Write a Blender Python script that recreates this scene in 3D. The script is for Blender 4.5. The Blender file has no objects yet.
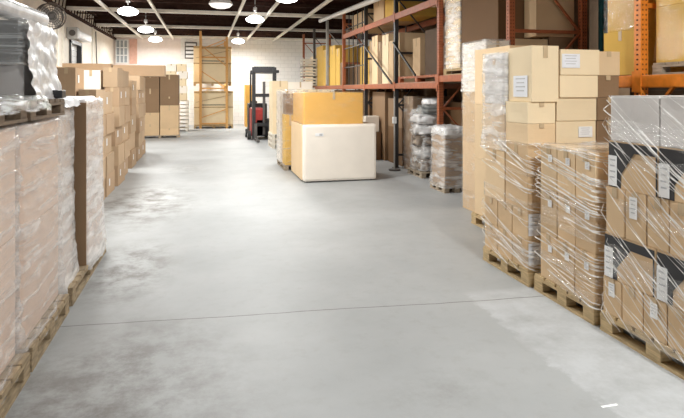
import bpy, bmesh, math, random
from mathutils import Vector, Matrix, noise
random.seed(7)
SC = bpy.context.scene
COL = SC.collection
PI = math.pi

# ------------------------------------------------------------------ materials
def nodes_of(name):
    m = bpy.data.materials.new(name); m.use_nodes = True
    nt = m.node_tree
    return m, nt, nt.nodes['Principled BSDF']

def N(nt, typ, **kw):
    n = nt.nodes.new(typ)
    for k, v in kw.items():
        if k in n.inputs: n.inputs[k].default_value = v
        else: setattr(n, k, v)
    return n

def plain(name, col, rough=.6, metal=0., bump=0., var=.12, scale=6., stretch=(1,1,1), coat=0., spec=.5):
    m_spec = spec
    m, nt, b = nodes_of(name)
    b.inputs['Roughness'].default_value = rough
    b.inputs['Metallic'].default_value = metal
    b.inputs['Coat Weight'].default_value = coat; b.inputs['Specular IOR Level'].default_value = m_spec
    tc = N(nt, 'ShaderNodeTexCoord'); mp = N(nt, 'ShaderNodeMapping')
    mp.inputs['Scale'].default_value = stretch
    nt.links.new(tc.outputs['Object'], mp.inputs['Vector'])
    no = N(nt, 'ShaderNodeTexNoise', Scale=scale, Detail=5.)
    nt.links.new(mp.outputs['Vector'], no.inputs['Vector'])
    r = N(nt, 'ShaderNodeMapRange')
    r.inputs['From Min'].default_value = .3; r.inputs['From Max'].default_value = .7
    r.inputs['To Min'].default_value = 1-var; r.inputs['To Max'].default_value = 1+var*.6
    nt.links.new(no.outputs['Fac'], r.inputs['Value'])
    hs = N(nt, 'ShaderNodeHueSaturation'); hs.inputs['Color'].default_value = (*col, 1)
    nt.links.new(r.outputs['Result'], hs.inputs['Value'])
    nt.links.new(hs.outputs['Color'], b.inputs['Base Color'])
    if bump:
        bp = N(nt, 'ShaderNodeBump', Strength=bump, Distance=.01)
        nt.links.new(no.outputs['Fac'], bp.inputs['Height'])
        nt.links.new(bp.outputs['Normal'], b.inputs['Normal'])
    return m

def kraft(name, col, var=.12, rough=.75):
    m, nt, b = nodes_of(name)
    b.inputs['Roughness'].default_value = rough
    tc = N(nt, 'ShaderNodeTexCoord'); oi = N(nt, 'ShaderNodeObjectInfo')
    no = N(nt, 'ShaderNodeTexNoise', Scale=3.5, Detail=6.)
    nt.links.new(tc.outputs['Object'], no.inputs['Vector'])
    a = N(nt, 'ShaderNodeMath', operation='MULTIPLY_ADD')
    nt.links.new(oi.outputs['Random'], a.inputs[0]); a.inputs[1].default_value = var*1.5; a.inputs[2].default_value = 1-var*.9
    c = N(nt, 'ShaderNodeMath', operation='MULTIPLY_ADD')
    nt.links.new(no.outputs['Fac'], c.inputs[0]); c.inputs[1].default_value = .16
    nt.links.new(a.outputs[0], c.inputs[2])
    hs = N(nt, 'ShaderNodeHueSaturation'); hs.inputs['Color'].default_value = (*col, 1)
    nt.links.new(c.outputs[0], hs.inputs['Value'])
    nt.links.new(hs.outputs['Color'], b.inputs['Base Color'])
    mp = N(nt, 'ShaderNodeMapping'); mp.inputs['Scale'].default_value = (1, 1, .05)
    nt.links.new(tc.outputs['Object'], mp.inputs['Vector'])
    n2 = N(nt, 'ShaderNodeTexNoise', Scale=90., Detail=2.)
    nt.links.new(mp.outputs['Vector'], n2.inputs['Vector'])
    bp = N(nt, 'ShaderNodeBump', Strength=.12, Distance=.004)
    nt.links.new(n2.outputs['Fac'], bp.inputs['Height'])
    nt.links.new(bp.outputs['Normal'], b.inputs['Normal'])
    return m

def film(name, tint=(.93,.93,.95), lo=.12, hi=.6, scale=3., stretch=(1.,1.,5.), rot=(.5,0,0), rough=.18, contrast=(.42,.66)):
    """clear stretch film: mostly see-through, milky along its creases"""
    m, nt, b = nodes_of(name)
    out = [n for n in nt.nodes if n.type == 'OUTPUT_MATERIAL'][0]
    tc = N(nt, 'ShaderNodeTexCoord'); mp = N(nt, 'ShaderNodeMapping')
    mp.inputs['Scale'].default_value = stretch; mp.inputs['Rotation'].default_value = rot
    nt.links.new(tc.outputs['Object'], mp.inputs['Vector'])
    no = N(nt, 'ShaderNodeTexNoise', Scale=scale, Detail=8., Roughness=.62, Distortion=.35)
    nt.links.new(mp.outputs['Vector'], no.inputs['Vector'])
    r = N(nt, 'ShaderNodeMapRange')
    r.inputs['From Min'].default_value = contrast[0]; r.inputs['From Max'].default_value = contrast[1]
    r.inputs['To Min'].default_value = lo; r.inputs['To Max'].default_value = hi
    nt.links.new(no.outputs['Fac'], r.inputs['Value'])
    b.inputs['Base Color'].default_value = (*tint, 1)
    b.inputs['Roughness'].default_value = rough
    b.inputs['Specular IOR Level'].default_value = .8
    bp = N(nt, 'ShaderNodeBump', Strength=.8, Distance=.03)
    nt.links.new(no.outputs['Fac'], bp.inputs['Height'])
    nt.links.new(bp.outputs['Normal'], b.inputs['Normal'])
    tr = N(nt, 'ShaderNodeBsdfTransparent'); mx = N(nt, 'ShaderNodeMixShader'); m2 = N(nt, 'ShaderNodeMixShader')
    gl = N(nt, 'ShaderNodeBsdfGlossy'); gl.inputs['Roughness'].default_value = rough*.8; gl.inputs['Color'].default_value = (1, 1, 1, 1)
    nt.links.new(bp.outputs['Normal'], gl.inputs['Normal'])
    lw = N(nt, 'ShaderNodeLayerWeight'); pw = N(nt, 'ShaderNodeMath', operation='POWER'); pw.inputs[1].default_value = 4.; fr = N(nt, 'ShaderNodeMath', operation='MULTIPLY_ADD'); fr.inputs[1].default_value = .4; fr.inputs[2].default_value = .05
    nt.links.new(lw.outputs['Facing'], pw.inputs[0]); nt.links.new(pw.outputs[0], fr.inputs[0])
    nt.links.new(bp.outputs['Normal'], lw.inputs['Normal'])
    nt.links.new(fr.outputs[0], m2.inputs['Fac']); nt.links.new(tr.outputs[0], m2.inputs[1]); nt.links.new(gl.outputs[0], m2.inputs[2])
    nt.links.new(r.outputs['Result'], mx.inputs['Fac'])
    nt.links.new(m2.outputs[0], mx.inputs[1]); nt.links.new(b.outputs[0], mx.inputs[2])
    nt.links.new(mx.outputs[0], out.inputs['Surface'])
    return m

def glow(name, col, s):
    m, nt, b = nodes_of(name)
    b.inputs['Base Color'].default_value = (*col, 1)
    b.inputs['Emission Color'].default_value = (*col, 1); b.inputs['Emission Strength'].default_value = s
    return m

M = {}
M['kraft'] = kraft('kraft', (.64, .455, .27))
M['kraft_tan'] = kraft('kraft_tan', (.46, .325, .205))
M['kraft_pale'] = kraft('kraft_pale', (.74, .55, .34))
M['kraft_cream'] = kraft('kraft_cream', (.82, .67, .45), .08)
M['kraft_pink'] = kraft('kraft_pink', (.66, .50, .40), .06)
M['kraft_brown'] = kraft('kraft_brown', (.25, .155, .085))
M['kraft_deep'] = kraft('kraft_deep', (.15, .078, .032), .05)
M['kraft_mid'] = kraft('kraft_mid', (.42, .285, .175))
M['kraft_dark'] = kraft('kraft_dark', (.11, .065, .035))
M['kraft_yellow'] = kraft('kraft_yellow', (.72, .45, .09), .06)
M['kraft_orange'] = kraft('kraft_orange', (.80, .44, .09), .05, .4)
M['carton_white'] = kraft('carton_white', (.86, .79, .70), .03, .5)
M['crate_cream'] = kraft('crate_cream', (.88, .74, .50), .04)
M['carton_grey'] = kraft('carton_grey', (.60, .57, .55), .06, .5)
M['carton_slate'] = kraft('carton_slate', (.20, .20, .20), .06, .4)
M['print_black'] = plain('print_black', (.028, .028, .032), .45)
M['tape'] = plain('tape', (.62, .47, .30), .25)
M['paper'] = plain('paper', (.92, .92, .92), .5, var=.03)
M['paper_blue'] = plain('paper_blue', (.86, .88, .93), .5, var=.03)
M['ink'] = plain('ink', (.55, .55, .57), .6)
M['wood_dark'] = plain('wood_dark', (.20, .14, .09), .8, bump=.3, var=.4, scale=8, stretch=(6, 1, 6))  # pallet wood darkened to paint in the shade of the gap
M['board_pink'] = plain('board_pink', (.62, .36, .28), .6)
M['wood_old'] = plain('wood_old', (.36, .27, .165), .8, bump=.3, var=.4, scale=8, stretch=(6, 1, 6))
M['wood'] = plain('wood', (.56, .41, .22), .75, bump=.3, var=.3, scale=9, stretch=(1, 1, 8))
M['wood_grey'] = plain('wood_grey', (.42, .34, .25), .8, bump=.3, var=.4, scale=8, stretch=(6, 1, 6))
M['wood_white'] = plain('wood_white', (.80, .74, .64), .7, var=.15)
M['orange'] = plain('orange', (.88, .27, .03), .42, var=.15, scale=14)
M['red_orange'] = plain('red_orange', (.42, .12, .045), .5, var=.2, scale=14)
M['pale_orange'] = plain('pale_orange', (.85, .47, .15), .5, var=.1, scale=14)
M['black_steel'] = plain('black_steel', (.025, .025, .028), .4, var=.2)
M['grey_steel'] = plain('grey_steel', (.45, .44, .42), .45, var=.1)
M['dark_steel'] = plain('dark_steel', (.10, .09, .085), .5, var=.2)
M['teal'] = plain('teal', (.02, .12, .13), .45, var=.2)
M['cream_paint'] = plain('cream_paint', (.86, .82, .74), .6, var=.1)
M['maroon'] = plain('maroon', (.045, .017, .014), .95, spec=.05, var=.3, scale=3)
M['joist_brown'] = plain('joist_brown', (.05, .026, .02), .9, spec=.1, var=.3)
M['white_plastic'] = plain('white_plastic', (.82, .82, .82), .35, var=.05)
M['white_wrap'] = plain('white_wrap', (.80, .79, .79), .32, bump=.9, var=.25, scale=7, coat=.4)
M['grey_wrap'] = plain('grey_wrap', (.30, .31, .30), .18, bump=1., var=.5, scale=4, stretch=(.4, .4, 7), coat=.5)
M['dark_wrap'] = plain('dark_wrap', (.30, .24, .19), .2, bump=1., var=.5, scale=6, coat=.4)
M['red_paint'] = plain('red_paint', (.42, .035, .03), .35, var=.15)
M['rubber'] = plain('rubber', (.03, .03, .03), .8)
M['hole'] = plain('hole', (.05, .02, .01), .9)
M['glass_dark'] = plain('glass_dark', (.35, .38, .40), .1)
M['lamp'] = glow('lamp', (1., .98, .97), 9.)
M['lamp_shade'] = glow('lamp_shade', (1., .98, .97), 7.)
M['lamp_dim'] = glow('lamp_dim', (1., .97, .93), .5)
M['film_left'] = film('film_left', tint=(.95, .92, .91), lo=.08, hi=.72, scale=1.5, stretch=(1, 1, 9), rot=(.45, 0, 0), rough=.12, contrast=(.47, .72))
M['film_white'] = film('film_white', tint=(.95, .94, .94), lo=.38, hi=.9, scale=1.6, stretch=(1, 1, 7), rot=(.5, 0, 0), rough=.2, contrast=(.42, .66))
M['film_milky'] = film('film_milky', tint=(.94, .93, .92), lo=.14, hi=.7, scale=2.4, stretch=(1, 1, 5.), rot=(.5, 0, 0), rough=.16, contrast=(.44, .64))
M['film_clear'] = film('film_clear', tint=(.95, .94, .93), lo=.04, hi=.55, scale=3., stretch=(1, 1, 4), rot=(.4, 0, 0), rough=.14, contrast=(.52, .74))
M['film_faint'] = film('film_faint', lo=.02, hi=.2, scale=2., stretch=(1, 1, 3), rot=(.4, 0, 0), rough=.14, contrast=(.55, .75))
M['film_band'] = film('film_band', tint=(.97, .95, .93), lo=.03, hi=.26, scale=4, stretch=(1, .5, 9), rot=(-.6, 0, 0), rough=.12, contrast=(.50, .72))
M['film_rope'] = film('film_rope', tint=(.98, .96, .93), lo=.8, hi=1., scale=10, stretch=(1, 1, 1), rough=.2)
M['film_silver'] = film('film_silver', tint=(.86, .88, .88), lo=.12, hi=.85, scale=2.4, stretch=(.4, 1, 11), rot=(0, 0, 0), rough=.07, contrast=(.46, .68))

def wall_block(name, c1, c2):
    m, nt, b = nodes_of(name)
    tc = N(nt, 'ShaderNodeTexCoord'); sp = N(nt, 'ShaderNodeSeparateXYZ'); ad = N(nt, 'ShaderNodeMath', operation='ADD'); cb = N(nt, 'ShaderNodeCombineXYZ')
    nt.links.new(tc.outputs['Object'], sp.inputs[0])
    nt.links.new(sp.outputs['X'], ad.inputs[0]); nt.links.new(sp.outputs['Y'], ad.inputs[1])
    nt.links.new(ad.outputs[0], cb.inputs['X']); nt.links.new(sp.outputs['Z'], cb.inputs['Y'])
    br = N(nt, 'ShaderNodeTexBrick')
    br.inputs['Color1'].default_value = (*c1, 1); br.inputs['Color2'].default_value = (*c2, 1)
    br.inputs['Mortar'].default_value = (c1[0]*.78, c1[1]*.78, c1[2]*.78, 1)
    br.inputs['Scale'].default_value = 1.; br.inputs['Brick Width'].default_value = .4; br.inputs['Row Height'].default_value = .2
    br.inputs['Mortar Size'].default_value = .008
    nt.links.new(cb.outputs[0], br.inputs['Vector'])
    nt.links.new(br.outputs['Color'], b.inputs['Base Color'])
    b.inputs['Roughness'].default_value = .6
    return m
M['block_wall'] = wall_block('block_wall', (.80, .77, .74), (.76, .74, .71))
M['pink_wall'] = plain('pink_wall', (.80, .70, .66), .6, var=.06)
M['cream_wall'] = plain('cream_wall', (.80, .73, .64), .6, var=.06)

def floor_mat():
    m, nt, b = nodes_of('concrete')
    L = nt.links.new
    tc = N(nt, 'ShaderNodeTexCoord'); sp = N(nt, 'ShaderNodeSeparateXYZ'); L(tc.outputs['Object'], sp.inputs[0])
    n1 = N(nt, 'ShaderNodeTexNoise', Scale=.7, Detail=7., Roughness=.6); L(tc.outputs['Object'], n1.inputs['Vector'])
    n2 = N(nt, 'ShaderNodeTexNoise', Scale=7., Detail=9., Roughness=.7); L(tc.outputs['Object'], n2.inputs['Vector'])
    ramp = N(nt, 'ShaderNodeValToRGB')
    ramp.color_ramp.elements[0].position = .3; ramp.color_ramp.elements[0].color = (.32, .326, .326, 1)
    ramp.color_ramp.elements[1].position = .7; ramp.color_ramp.elements[1].color = (.41, .417, .417, 1)
    L(n1.outputs['Fac'], ramp.inputs[0])
    def mix(a, col, fac):
        x = N(nt, 'ShaderNodeMix', data_type='RGBA')
        L(fac, x.inputs[0]); L(a, x.inputs[6]); x.inputs[7].default_value = (*col, 1)
        return x.outputs[2]
    def math_(op, a, b_=None, c=None, clamp=False):
        x = N(nt, 'ShaderNodeMath', operation=op); x.use_clamp = clamp
        for i, v in enumerate((a, b_, c)):
            if v is None: continue
            if isinstance(v, (int, float)): x.inputs[i].default_value = v
            else: L(v, x.inputs[i])
        return x.outputs[0]
    c = ramp.outputs[0]
    # fine speckle / wear
    c = mix(c, (.27, .255, .24), math_('MULTIPLY', math_('SUBTRACT', n2.outputs['Fac'], .52, clamp=True), 1.5, clamp=True))
    wob = math_('MULTIPLY', math_('SUBTRACT', n2.outputs['Fac'], .5), .35)
    X = math_('ADD', sp.outputs['X'], wob)
    # pale re-surfaced strip beside the right-hand pallets
    s = math_('MULTIPLY', math_('SUBTRACT', X, 2.2), 22., clamp=True)
    s = math_('MULTIPLY', s, math_('MULTIPLY', math_('SUBTRACT', 4.6, sp.outputs['Y']), 9., clamp=True))
    n3 = N(nt, 'ShaderNodeTexNoise', Scale=3., Detail=8., Roughness=.75); L(tc.outputs['Object'], n3.inputs['Vector'])
    s = math_('MULTIPLY', s, math_('MULTIPLY', math_('SUBTRACT', n3.outputs['Fac'], .33), 3.5, clamp=True))
    c = mix(c, (.50, .51, .52), math_('MULTIPLY', s, .9))
    # dirt blotches beside the left carton stacks, with the stacks' shade painted in
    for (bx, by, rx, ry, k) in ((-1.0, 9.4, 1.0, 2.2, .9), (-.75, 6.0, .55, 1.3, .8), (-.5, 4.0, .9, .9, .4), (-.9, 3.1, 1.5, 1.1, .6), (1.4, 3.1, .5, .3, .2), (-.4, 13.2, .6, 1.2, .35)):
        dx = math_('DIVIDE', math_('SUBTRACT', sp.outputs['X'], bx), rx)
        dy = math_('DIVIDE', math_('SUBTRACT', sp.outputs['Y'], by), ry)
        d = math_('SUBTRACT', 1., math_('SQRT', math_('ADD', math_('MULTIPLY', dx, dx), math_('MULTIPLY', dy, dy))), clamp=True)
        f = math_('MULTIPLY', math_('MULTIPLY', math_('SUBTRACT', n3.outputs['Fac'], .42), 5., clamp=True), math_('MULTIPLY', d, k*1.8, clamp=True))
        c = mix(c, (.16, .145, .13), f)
    # saw-cut joints: one across the aisle
    j = math_('ADD', sp.outputs['Y'], math_('MULTIPLY', sp.outputs['X'], .077))
    j = math_('ADD', j, math_('MULTIPLY', math_('SUBTRACT', n1.outputs['Fac'], .5), .10))
    jj = math_('LESS_THAN', math_('ABSOLUTE', math_('SUBTRACT', j, 4.555)), .0065)
    c = mix(c, (.12, .11, .10), math_('MULTIPLY', jj, .8))
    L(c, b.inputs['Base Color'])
    rr = N(nt, 'ShaderNodeMapRange'); rr.inputs['To Min'].default_value = .42; rr.inputs['To Max'].default_value = .62
    L(n3.outputs['Fac'], rr.inputs['Value']); L(rr.outputs[0], b.inputs['Roughness'])
    bp = N(nt, 'ShaderNodeBump', Strength=.08, Distance=.01); L(n2.outputs['Fac'], bp.inputs['Height']); L(bp.outputs[0], b.inputs['Normal'])
    return m
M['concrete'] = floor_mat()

# ------------------------------------------------------------------ mesh building
class MB:
    def __init__(self, *mats):
        self.bm = bmesh.new(); self.mats = [M[m] for m in mats]
    def _paint(self, faces, k):
        for f in faces: f.material_index = k
    def box(self, x0, x1, y0, y1, z0, z1, k=0, bevel=0., mat=None):
        r = bmesh.ops.create_cube(self.bm, size=1.)
        vs = r['verts']
        for v in vs:
            v.co = Vector((x0+(v.co.x+.5)*(x1-x0), y0+(v.co.y+.5)*(y1-y0), z0+(v.co.z+.5)*(z1-z0)))
        fs = {f for v in vs for f in v.link_faces}
        self._paint(fs, k)
        if bevel:
            es = list({e for v in vs for e in v.link_edges})
            g = bmesh.ops.bevel(self.bm, geom=es, offset=bevel, segments=2, affect='EDGES', profile=.6)
            self._paint(g['faces'], k); vs = list({v for f in g['faces'] for v in f.verts} | {v for v in vs if v.is_valid})
        if mat is not None:
            bmesh.ops.transform(self.bm, matrix=mat, verts=vs)
        return vs
    def bar(self, p0, p1, w, h=None, k=0, up=Vector((0, 0, 1))):
        h = h or w
        p0, p1 = Vector(p0), Vector(p1); d = p1-p0; L = d.length; z = d.normalized()
        if abs(z.dot(up)) > .98: up = Vector((0, 1, 0))
        x = up.cross(z).normalized(); y = z.cross(x)
        mt = Matrix((x, y, z)).transposed().to_4x4(); mt.translation = p0
        self.box(-w/2, w/2, -h/2, h/2, 0, L, k, 0, mt)
    def tube(self, p0, p1, r, k=0, seg=12, r2=None, caps=True):
        p0, p1 = Vector(p0), Vector(p1); d = p1-p0; L = d.length
        q = d.to_track_quat('Z', 'Y').to_matrix().to_4x4(); q.translation = (p0+p1)/2
        g = bmesh.ops.create_cone(self.bm, cap_ends=caps, segments=seg, radius1=r, radius2=r if r2 is None else r2, depth=L, matrix=q)
        self._paint({f for v in g['verts'] for f in v.link_faces}, k)
        return g['verts']
    def poly(self, pts, k=0):
        f = self.bm.faces.new([self.bm.verts.new(p) for p in pts]); f.material_index = k
        return f
    def path(self, pts, r, k=0, seg=8):
        for a, b in zip(pts, pts[1:]):
            self.tube(a, b, r, k, seg)
    def grid(self, rows, k=0, closed=False):
        vs = [[self.bm.verts.new(p) for p in row] for row in rows]
        for a, b in zip(vs, vs[1:]):
            n = len(a)
            for i in range(n if closed else n-1):
                f = self.bm.faces.new((a[i], a[(i+1) % n], b[(i+1) % n], b[i])); f.material_index = k
    def build(self, name, parent=None, loc=(0, 0, 0), smooth=False, rotz=0.):
        me = bpy.data.meshes.new(name)
        self.bm.normal_update()
        self.bm.to_mesh(me); self.bm.free()
        for m in self.mats: me.materials.append(m)
        if smooth:
            for p in me.polygons: p.use_smooth = True
        o = bpy.data.objects.new(name, me); COL.objects.link(o)
        o.location = loc; o.rotation_euler = (0, 0, rotz)
        if parent: o.parent = parent
        return o

def tag(o, label, cat, group=None, kind=None):
    o['label'] = label; o['category'] = cat
    if group: o['group'] = group
    if kind: o['kind'] = kind
    return o
def thing(name, label, cat, loc=(0, 0, 0), rotz=0., group=None):
    o = bpy.data.objects.new(name, None); COL.objects.link(o)
    o.location = loc; o.rotation_euler = (0, 0, rotz); o.empty_display_size = .2
    return tag(o, label, cat, group)
def struct(mb, name, **kw):
    o = mb.build(name, **kw); o['kind'] = 'structure'; return o

# ------------------------------------------------------------------ the hall
WL, WR, WB, WF, CZ = -4.4, 9.5, 29.7, -7., 4.95
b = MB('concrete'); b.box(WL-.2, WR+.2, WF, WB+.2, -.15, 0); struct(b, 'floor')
b = MB('cream_wall'); b.box(WL-.2, WL, WF, 20.35, 0, CZ)
b.box(WL-.2, WL, 22.0, WB, 0, CZ); b.box(WL-.2, WL, 20.35, 22.0, 3.42, CZ); struct(b, 'wall_left')
b = MB('block_wall', 'pink_wall'); b.box(WL-.2, WR+.2, WB, WB+.2, 0, CZ); b.box(WL, -1.2, WB-.02, WB, 0, CZ, 1); struct(b, 'wall_back')
b = MB('block_wall'); b.box(WR, WR+.2, WF, WB, 0, CZ); struct(b, 'wall_right')
b = MB('maroon')
b.box(WL-.2, WR+.2, WF, WB+.2, CZ, CZ+.15)
y = WF
while y < WB:
    b.box(WL, WR, y, y+.09, CZ-.04, CZ); y += .30
struct(b, 'ceiling')
# roller door in the left wall
b = MB('grey_steel', 'white_plastic')
for i in range(17): b.box(WL-.14, WL-.10, 20.37, 21.98, .2*i, .2*i+.185, 1)
d = struct(b, 'door_1')
b = MB('black_steel')
b.box(WL-.12, WL+.06, 20.30, 20.42, 0, 3.46); b.box(WL-.12, WL+.06, 21.93, 22.05, 0, 3.46); b.box(WL-.12, WL+.06, 20.30, 22.05, 3.38, 3.50)
b.build('door_frame', d)
hb = thing('shutter_housing', 'white cylindrical roller shutter housing with grey bracket above side door', 'shutter housing', (WL+.005, 19.9, 3.5))
b = MB('white_plastic'); b.box(.0, .30, .32, 2.6, .06, .32, 0, .05); b.build('casing', hb)
b = MB('grey_steel', 'dark_steel'); b.box(.01, .34, 0, .3, -.02, .36, 0, .03); b.tube((.18, -.03, .17), (.18, .02, .17), .10, 1, 16); b.build('bracket', hb)
# window high on the back wall
b = MB('glass_dark'); b.box(-4.3, -3.72, WB-.06, WB-.03, 3.15, 4.3); w1 = struct(b, 'window_1')
b = MB('white_plastic')
for i in range(4): b.box(-4.3+.18*i, -4.26+.18*i, WB-.12, WB-.06, 3.15, 4.3)
for i in range(4): b.box(-4.3, -3.72, WB-.12, WB-.06, 3.12+.38*i, 3.17+.38*i)
b.build('window_frame', w1)
b = MB('board_pink'); b.box(-3.66, -3.3, WB-.06, WB-.02, 3.1, 4.35)
tag(b.build('notice_board'), 'faded pinkish board on back wall beside high window', 'board')
t = thing('louvre_vent', 'dark framed louvre vent high on white block wall behind orange rack', 'vent', (-.7, WB, 3.4))
b = MB('dark_steel'); b.box(-.3, .3, -.05, 0, 0, .85); b.build('frame', t)
b = MB('white_plastic')
for i in range(4): b.box(-.25, .25, -.09, -.05, .06+.2*i, .18+.2*i)
b.build('slat', t)
# ceiling steel
n = 1
for yy in (-4.9, .1, 5.0, 10.0, 15.0, 19.9, 24.7, 29.3):
    b = MB('cream_paint', 'joist_brown')
    b.box(WL, WR, yy-.10, yy+.10, 4.42, 4.53); b.box(WL, WR, yy-.012, yy+.012, 4.53, 4.90, 1)
    struct(b, 'trim_%d' % n); n += 1
for xx, zz in ((-3.04, 4.36), (-1.57, 4.36), (1.1, 4.36), (2.1, 4.36), (3.5, 4.36)):
    b = MB('cream_paint'); b.box(xx-.04, xx+.04, WF, WB, zz, zz+.055); b.box(xx-.012, xx+.012, WF, WB, zz+.055, zz+.11)
    struct(b, 'trim_%d' % n); n += 1
yy = 1.6
while yy < WB:                                                     # open-web joists
    if min(abs(yy-k) for k in (5, 10, 15, 19.9, 24.7, 29.3)) > .6:
        b = MB('joist_brown')
        b.box(WL, WR, yy-.03, yy+.03, 4.50, 4.54); b.box(WL, WR, yy-.03, yy+.03, 4.86, 4.9)
        x = WL; up = True
        while x < WR-.3:
            b.bar((x, yy, 4.52 if up else 4.88), (x+.32, yy, 4.88 if up else 4.52), .022); x += .32; up = not up
        struct(b, 'trim_%d' % n); n += 1
    yy += 1.65
b = MB('joist_brown')                                             # ledger truss along the left wall
b.box(WL, WL+.14, WF, WB, 4.30, 4.36); b.box(WL, WL+.14, WF, WB, 4.8, 4.86)
y = WF
while y < WB: b.bar((WL+.07, y, 4.34), (WL+.07, y+.22, 4.82), .03); y += .42
struct(b, 'trim_%d' % n); n += 1
b = MB('cream_paint')
for yy in (14.6, 18.6, 19.3, 24.1): b.box(WL, WL+.06, yy, yy+.06, 0, 4.3)
struct(b, 'trim_%d' % n); n += 1
b = MB('white_plastic'); b.path([(4.1, 20.1, 4.33), (4.1, 13.4, 4.05), (4.1, 9.5, 3.9)], .07, 0, 12)
tag(b.build('ceiling_duct', smooth=False), 'white round duct slanting under ceiling above the rack', 'duct')
pts = [(-2.95+.75*math.cos(a), 13.2, 4.55-.28*math.sin(a)) for a in [PI*i/14 for i in range(15)]]
b = MB('black_steel'); b.path(pts, .03); tag(b.build('hanging_hose'), 'black hose sagging in an arc under ceiling at upper left', 'hose')

def high_bay(x, y, z, label, lit=True, power=150., grp='high-bay ceiling lamps'):
    t = thing('ceiling_lamp', label, 'lamp', (x, y, z), group=grp)
    b = MB('white_plastic')
    prof = [(.05, .13), (.14, .12), (.22, .08), (.29, .03), (.30, 0)] if lit else [(.05, .34), (.12, .28), (.20, .18), (.31, .05), (.33, 0)]
    rows = [[(r*math.cos(2*PI*i/24), r*math.sin(2*PI*i/24), zz) for i in range(24)] for r, zz in prof]
    if lit: b.mats = [M['lamp_shade']]
    b.grid(rows, 0, True); b.build('lamp_shade', t, smooth=True)
    b = MB('lamp' if lit else 'lamp_dim')
    prof = [(.30, .0), (.29, -.04), (.24, -.08), (.14, -.11), (.01, -.12)]
    b.grid([[(r*math.cos(2*PI*i/24), r*math.sin(2*PI*i/24), zz) for i in range(24)] for r, zz in prof], 0, True)
    b.build('diffuser', t, smooth=True)
    b = MB('grey_steel'); b.tube((0, 0, .20), (0, 0, CZ-z), .018, 0, 8); b.tube((0, 0, .28), (0, 0, .40), .06, 0, 12); b.build('hanger', t)
    if lit:
        l = bpy.data.lights.new('lamp_light', 'AREA'); l.shape = 'DISK'; l.size = .55; l.energy = power; l.color = (.985, 1., .975)
        lo = bpy.data.objects.new('lamp_light', l); COL.objects.link(lo); lo.location = (0, 0, -.17); lo.parent = t
LAMPZ = 4.15
PW = 100.
high_bay(-2.24, 17.8, LAMPZ, 'lit round ceiling lamp, largest of the left row', power=PW)
high_bay(-2.24, 23.0, LAMPZ, 'lit round ceiling lamp, middle one of left row', power=PW)
high_bay(-2.24, 27.3, LAMPZ, 'lit round ceiling lamp, farthest of left row by back wall', power=PW*1.8)
high_bay(1.62, 18.8, LAMPZ, 'lit round ceiling lamp over the aisle, right of orange rack top', power=PW)
high_bay(1.55, 27.4, LAMPZ, 'lit round ceiling lamp close to the white back wall', power=PW*1.8)
high_bay(2.05, 14.4, LAMPZ+.03, 'lit round ceiling lamp cut by the top edge of photo', power=PW)
high_bay(.42, 15.7, LAMPZ, 'unlit white bell-shaped ceiling lamp at top centre', lit=False)
for (x, y, k) in ((-2.2, 9.3, .8), (.6, 9.3, 1.3), (2.6, 1.2, 1.6), (1.2, 6.2, .4), (8.4, 6, .9), (-2.2, 13.5, 1.), (8.4, 26, .9)):
    high_bay(x, y, LAMPZ, 'lit round ceiling lamp hanging outside the view overhead', power=PW*k)

# wall fan
t = thing('wall_fan', 'black caged round fan mounted high on left wall', 'fan', (-3.98, 16.0, 3.70), -1.0)
b = MB('dark_steel')
for r in (.33, .28, .22, .16, .10):
    b.path([(.32, r*math.cos(2*PI*i/28), r*math.sin(2*PI*i/28)) for i in range(29)], .008 if r < .33 else .018, 0, 5)
for i in range(24): b.bar((.32, .06*math.cos(PI*i/12), .06*math.sin(PI*i/12)), (.32, .33*math.cos(PI*i/12), .33*math.sin(PI*i/12)), .008)
b.build('cage', t)
b = MB('dark_steel'); b.path([(.12, .33*math.cos(2*PI*i/28), .33*math.sin(2*PI*i/28)) for i in range(29)], .02, 0, 5); b.build('rear_ring', t)
b = MB('grey_steel')
for i in range(4):
    a = PI/4+PI/2*i
    b.box(-.01, .01, .05, .30, -.09, .09, 0, 0, Matrix.Translation((.22, 0, 0)) @ Matrix.Rotation(a, 4, 'X') @ Matrix.Rotation(.4, 4, 'Y'))
b.build('blade', t)
b = MB('dark_steel'); b.tube((.08, 0, 0), (.30, 0, 0), .08, 0, 16); b.build('motor', t)
b = MB('dark_steel'); b.bar((.1, 0, 0), (-.23, -.36, 0), .05); b.build('bracket', t)
b = MB('dark_steel'); b.path([(WL+.03, 25.2, 2.3), (WL+.03, 25.0, 3.2), (WL+.05, 24.7, 4.2)], .02)
tag(b.build('wall_cable'), 'dark cable dangling down the left wall past the side door', 'cable')

# ------------------------------------------------------------------ pallets
def pallet(x0, x1, y0, y1, z, label, mat='wood', h=.15, group=None, simple=False):
    t = thing('pallet', label, 'pallet', ((x0+x1)/2, (y0+y1)/2, z), group=group)
    w, l = (x1-x0)/2, (y1-y0)/2
    nb = max(5, int(2*l/.15)); pit = 2*l/nb
    b = MB(mat)
    for i in range(nb): b.box(-w, w, -l+pit*i+.012, -l+pit*(i+1)-.012, h-.024, h, 0, 0 if simple else .003)
    for x in (-w, -.05, w-.1): b.box(x, x+.1, -l, l, h-.045, h-.024)
    b.build('deck', t)
    for x in (-w, -.05, w-.1):
        b = MB(mat); b.box(x, x+.1, -l, l, 0, .02); b.build('bottom_board', t)
        for yv in (-l, -.065, l-.13):
            b = MB(mat); b.box(x+.002, x+.098, yv+.002, yv+.128, .02, h-.045, 0, 0 if simple else .004); b.build('block', t)
    return t

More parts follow.
